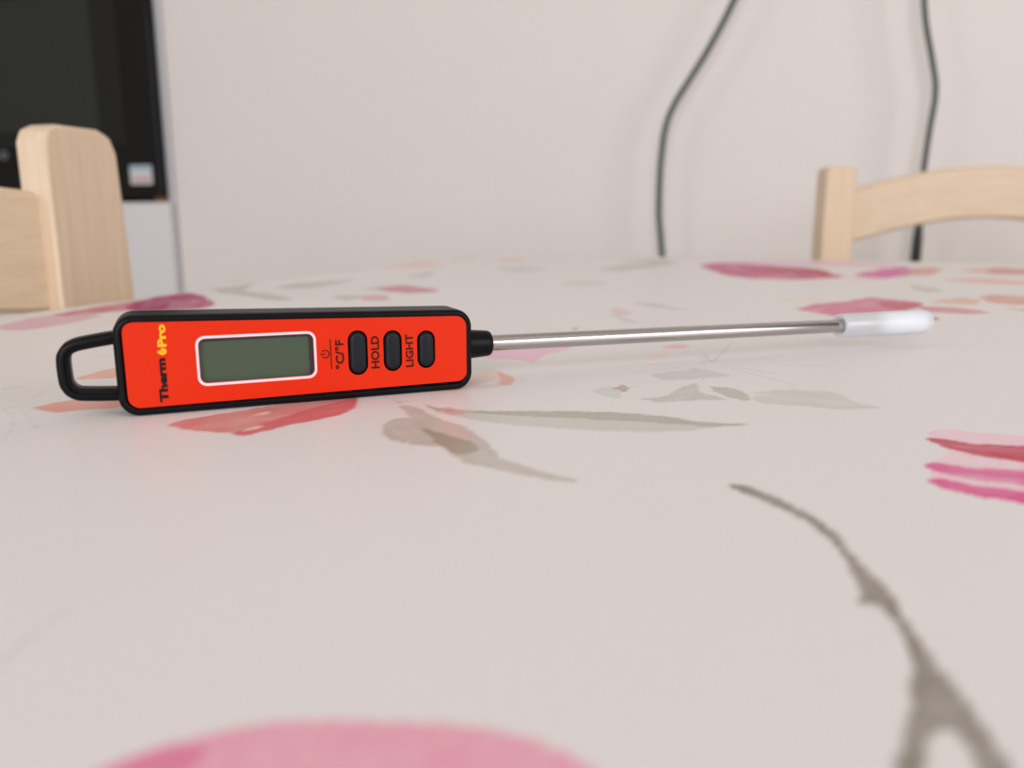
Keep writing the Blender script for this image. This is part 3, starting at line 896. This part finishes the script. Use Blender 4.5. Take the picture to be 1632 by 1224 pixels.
# ------------------------------------------------------------------ oven in its tall white cabinet
M_cab = mat('cabinet_white', srgb(222, 220, 222), 0.35, noise=(5, 0.01))
M_glass = mat('oven_black_glass', (0.005, 0.005, 0.005, 1), 0.12, spec=0.2)
M_window = mat('oven_window', (0.026, 0.029, 0.024, 1), 0.16, spec=0.2)
M_windowb = mat('oven_window_border', (0.012, 0.013, 0.011, 1), 0.16, spec=0.2)
M_steelb = mat('brushed_steel', srgb(150, 150, 148), 0.35, metallic=1.0)
M_grey = mat('grey_print', srgb(120, 124, 128), 0.5)
CF = 1.500                       # front plane of the cabinet
cab = empty('oven_cabinet', (-1.53, 1.8, 0))
tag(cab, 'tall white kitchen cabinet around the black oven, against the wall', 'cabinet')


def cb(name, lo, hi, m=M_cab, bevel=0.0015, parent=cab):
    return box(name, (lo[0] + 1.53, lo[1] - 1.8, lo[2]), (hi[0] + 1.53, hi[1] - 1.8, hi[2]), m, parent, bevel)


OZ0, OZ1 = TZ + 0.078, TZ + 0.078 + 0.595
cb('side_panel', (-1.247, CF + 0.02, 0.0), (-1.229, 2.1, 2.3))
cb('side_panel', (-1.847, CF + 0.02, 0.0), (-1.829, 2.1, 2.3))
cb('shelf', (-1.829, CF + 0.03, OZ0 - 0.024), (-1.247, 2.1, OZ0 - 0.006))
cb('shelf', (-1.829, CF + 0.03, OZ1 + 0.004), (-1.247, 2.1, OZ1 + 0.022))
cb('plinth', (-1.829, CF + 0.06, 0.0), (-1.247, CF + 0.08, 0.10))
d1 = cb('drawer_front', (-1.846, CF, 0.42), (-1.230, CF + 0.019, OZ0 - 0.006))
d2 = cb('drawer_front', (-1.846, CF, 0.105), (-1.230, CF + 0.019, 0.416))
d3 = cb('door', (-1.846, CF, OZ1 + 0.006), (-1.230, CF + 0.019, 2.3))
for dd, z in ((d1, 0.62), (d2, 0.33)):
    hb = cb('handle', (-1.64, CF - 0.03, z), (-1.44, CF - 0.02, z + 0.012), M_steelb, 0.003, dd)
sp_ = cb('edge_spacer', (-1.268, CF + 0.003, OZ0 - 0.0055), (-1.242, CF + 0.018, OZ0 + 0.004), mat('brown_wood_edge', srgb(120, 84, 58), 0.6), 0.0)
sp_['label'] = 'small brown strip under the oven corner'

oven = empty('built_in_oven', (-1.54, 1.52, OZ0))
tag(oven, 'black glass built-in oven with a small sticker on its door', 'oven')


def ob(name, lo, hi, m, bevel=0.001, parent=oven):
    return box(name, (lo[0] + 1.54, lo[1] - 1.52, lo[2] - OZ0), (hi[0] + 1.54, hi[1] - 1.52, hi[2] - OZ0), m, parent, bevel)


ob('housing', (-1.822, CF + 0.02, OZ0 + 0.006), (-1.256, 2.05, OZ1 - 0.006), M_windowb)
dr = ob('oven_door', (-1.836, CF - 0.003, OZ0 + 0.004), (-1.241, CF + 0.018, OZ1 - 0.115), M_glass, 0.003)
ob('window_border', (-1.755, CF - 0.0038, OZ0 + 0.115), (-1.322, CF - 0.0025, OZ1 - 0.16), M_windowb, 0.0, dr)
ob('window', (-1.69, CF - 0.0046, OZ0 + 0.15), (-1.388, CF - 0.0035, OZ1 - 0.17), M_window, 0.0, dr)
hd = ob('door_handle', (-1.78, CF - 0.065, OZ1 - 0.150), (-1.297, CF - 0.048, OZ1 - 0.133), M_steelb, 0.005)
for x in (-1.75, -1.34):
    ob('handle_mount', (x, CF - 0.05, OZ1 - 0.147), (x + 0.014, CF - 0.016, OZ1 - 0.136), M_steelb, 0.001)
pn = ob('control_panel', (-1.836, CF - 0.003, OZ1 - 0.112), (-1.241, CF + 0.018, OZ1), M_glass, 0.003)
for x in (-1.70, -1.378):
    kr = [[(x + 1.54 + r * math.cos(2 * math.pi * k / 24), CF - y - 1.52, OZ1 - 0.056 - OZ0 + r * math.sin(2 * math.pi * k / 24)) for k in range(24)] for r, y in ((.022, .016), (.022, .034), (.020, .038))]
    kn = loft('knob', kr, M_steelb, oven)
    sharp(kn, 50)
st = ob('sticker', (-1.3200, CF - 0.0036, TZ + 0.110), (-1.2635, CF - 0.0028, TZ + 0.1495), mat('sticker_paper', srgb(205, 210, 212), 0.6), 0.0, dr)
ob('sticker_print', (-1.3185, CF - 0.0042, TZ + 0.1400), (-1.2650, CF - 0.0034, TZ + 0.1475), mat('sticker_blue', srgb(150, 178, 190), 0.6), 0.0, dr)
for x, w_ in ((-1.312, .012), (-1.296, .009), (-1.283, .013)):
    ob('sticker_print', (x, CF - 0.0042, TZ + 0.114), (x + w_, CF - 0.0034, TZ + 0.126), mat('sticker_red', srgb(205, 150, 155), 0.6), 0.0, dr)
# maker's letters on the door, only their end is in view
for i, x in enumerate((-1.662, -1.686)):
    o_ = []
    for rx, rz_ in ((.0095, .0095),):
        ro = [(x + rx * math.cos(2 * math.pi * k / 20), TZ + .178 + rz_ * math.sin(2 * math.pi * k / 20)) for k in range(20)]
        ri = [(x + rx * .55 * math.cos(2 * math.pi * k / 20), TZ + .178 + rz_ * .6 * math.sin(2 * math.pi * k / 20)) for k in range(20)]
    vv = [(a + 1.54, CF - .0042 - 1.52, b - OZ0) for a, b in ro] + [(a + 1.54, CF - .0042 - 1.52, b - OZ0) for a, b in ri]
    vv += [(a, b + .0009, c) for a, b, c in vv]
    ff = []
    for k in range(20):
        j = (k + 1) % 20
        ff += [(k, j, 20 + j, 20 + k), (40 + k, 60 + k, 60 + j, 40 + j), (k, 40 + k, 40 + j, j), (20 + k, 20 + j, 60 + j, 60 + k)]
    mesh_obj('door_lettering', vv, ff, M_grey, dr)

# ------------------------------------------------------------------ hanging cables in front of the wall
M_cable = mat('cable_dark_green', srgb(62, 70, 64), 0.45)


def cable(label, pts, rad, top_x):
    """pts: (x, z above table) mm, from the top down"""
    CY_ = 1.455
    pts = [(a * CY_ / 1.48, 42 + (b - 42) * CY_ / 1.48) for a, b in pts]
    p = [(top_x, 1748.0), (top_x * .6 + pts[0][0] * .4, 1000.0)] + list(pts)
    q = smooth_closed(p, 5, False)
    rings = []
    n = 10
    for i in range(len(q)):
        a = q[max(i - 1, 0)]
        b = q[min(i + 1, len(q) - 1)]
        t = (b - a) / np.linalg.norm(b - a)
        nx_, nz_ = -t[1], t[0]
        rings.append([((q[i][0] + nx_ * rad * math.cos(2 * math.pi * k / n)) * MM, CY_ + rad * math.sin(2 * math.pi * k / n) * MM,
                       TZ + (q[i][1] + nz_ * rad * math.cos(2 * math.pi * k / n)) * MM) for k in range(n)])
    o = loft('hanging_cable', rings, M_cable, None)
    tag(o, label, 'cable', 'cables hanging in front of the wall')
    return o


c1 = cable('dark cable with a bend, hanging left of the far chair', [(-20, 560), (-52, 432), (-71.8, 389.6), (-89.9, 352), (-113.2, 309.4), (-137.3, 270.7), (-158.9, 236.2), (-170.7, 210.9), (-178.1, 180.1), (-182.4, 122.4), (-181.9, 47.4), (-173.7, -26.8), (-168, -120), (-168, -740)], 5.0, 60)
c2 = cable('dark wavy cable hanging behind the far chair', [(206, 560), (209, 430), (213.1, 369.4), (219.2, 332.8), (230.1, 290.9), (240.3, 248.7), (242.1, 220.6), (238.9, 178.1), (236.1, 120.5), (236.5, 47), (236.6, 15), (236.8, -18), (238, -120), (238, -740)], 4.4, 190)
pr = []
for s_, r_ in ((32, 4.4), (26, 6.2), (8, 7.6), (-22, 8.0), (-30, 7.4), (-36, 4.5)):
    pr.append([((232.7 + r_ * math.cos(2 * math.pi * k / 12)) * MM, 1.455 + r_ * math.sin(2 * math.pi * k / 12) * MM, TZ + s_ * MM) for k in range(12)])
pl = loft('cable_joint', pr, mat('cable_joint_black', (0.012, 0.014, 0.014, 1), 0.4), c2)
pl['label'] = 'thicker black joint on the cable'
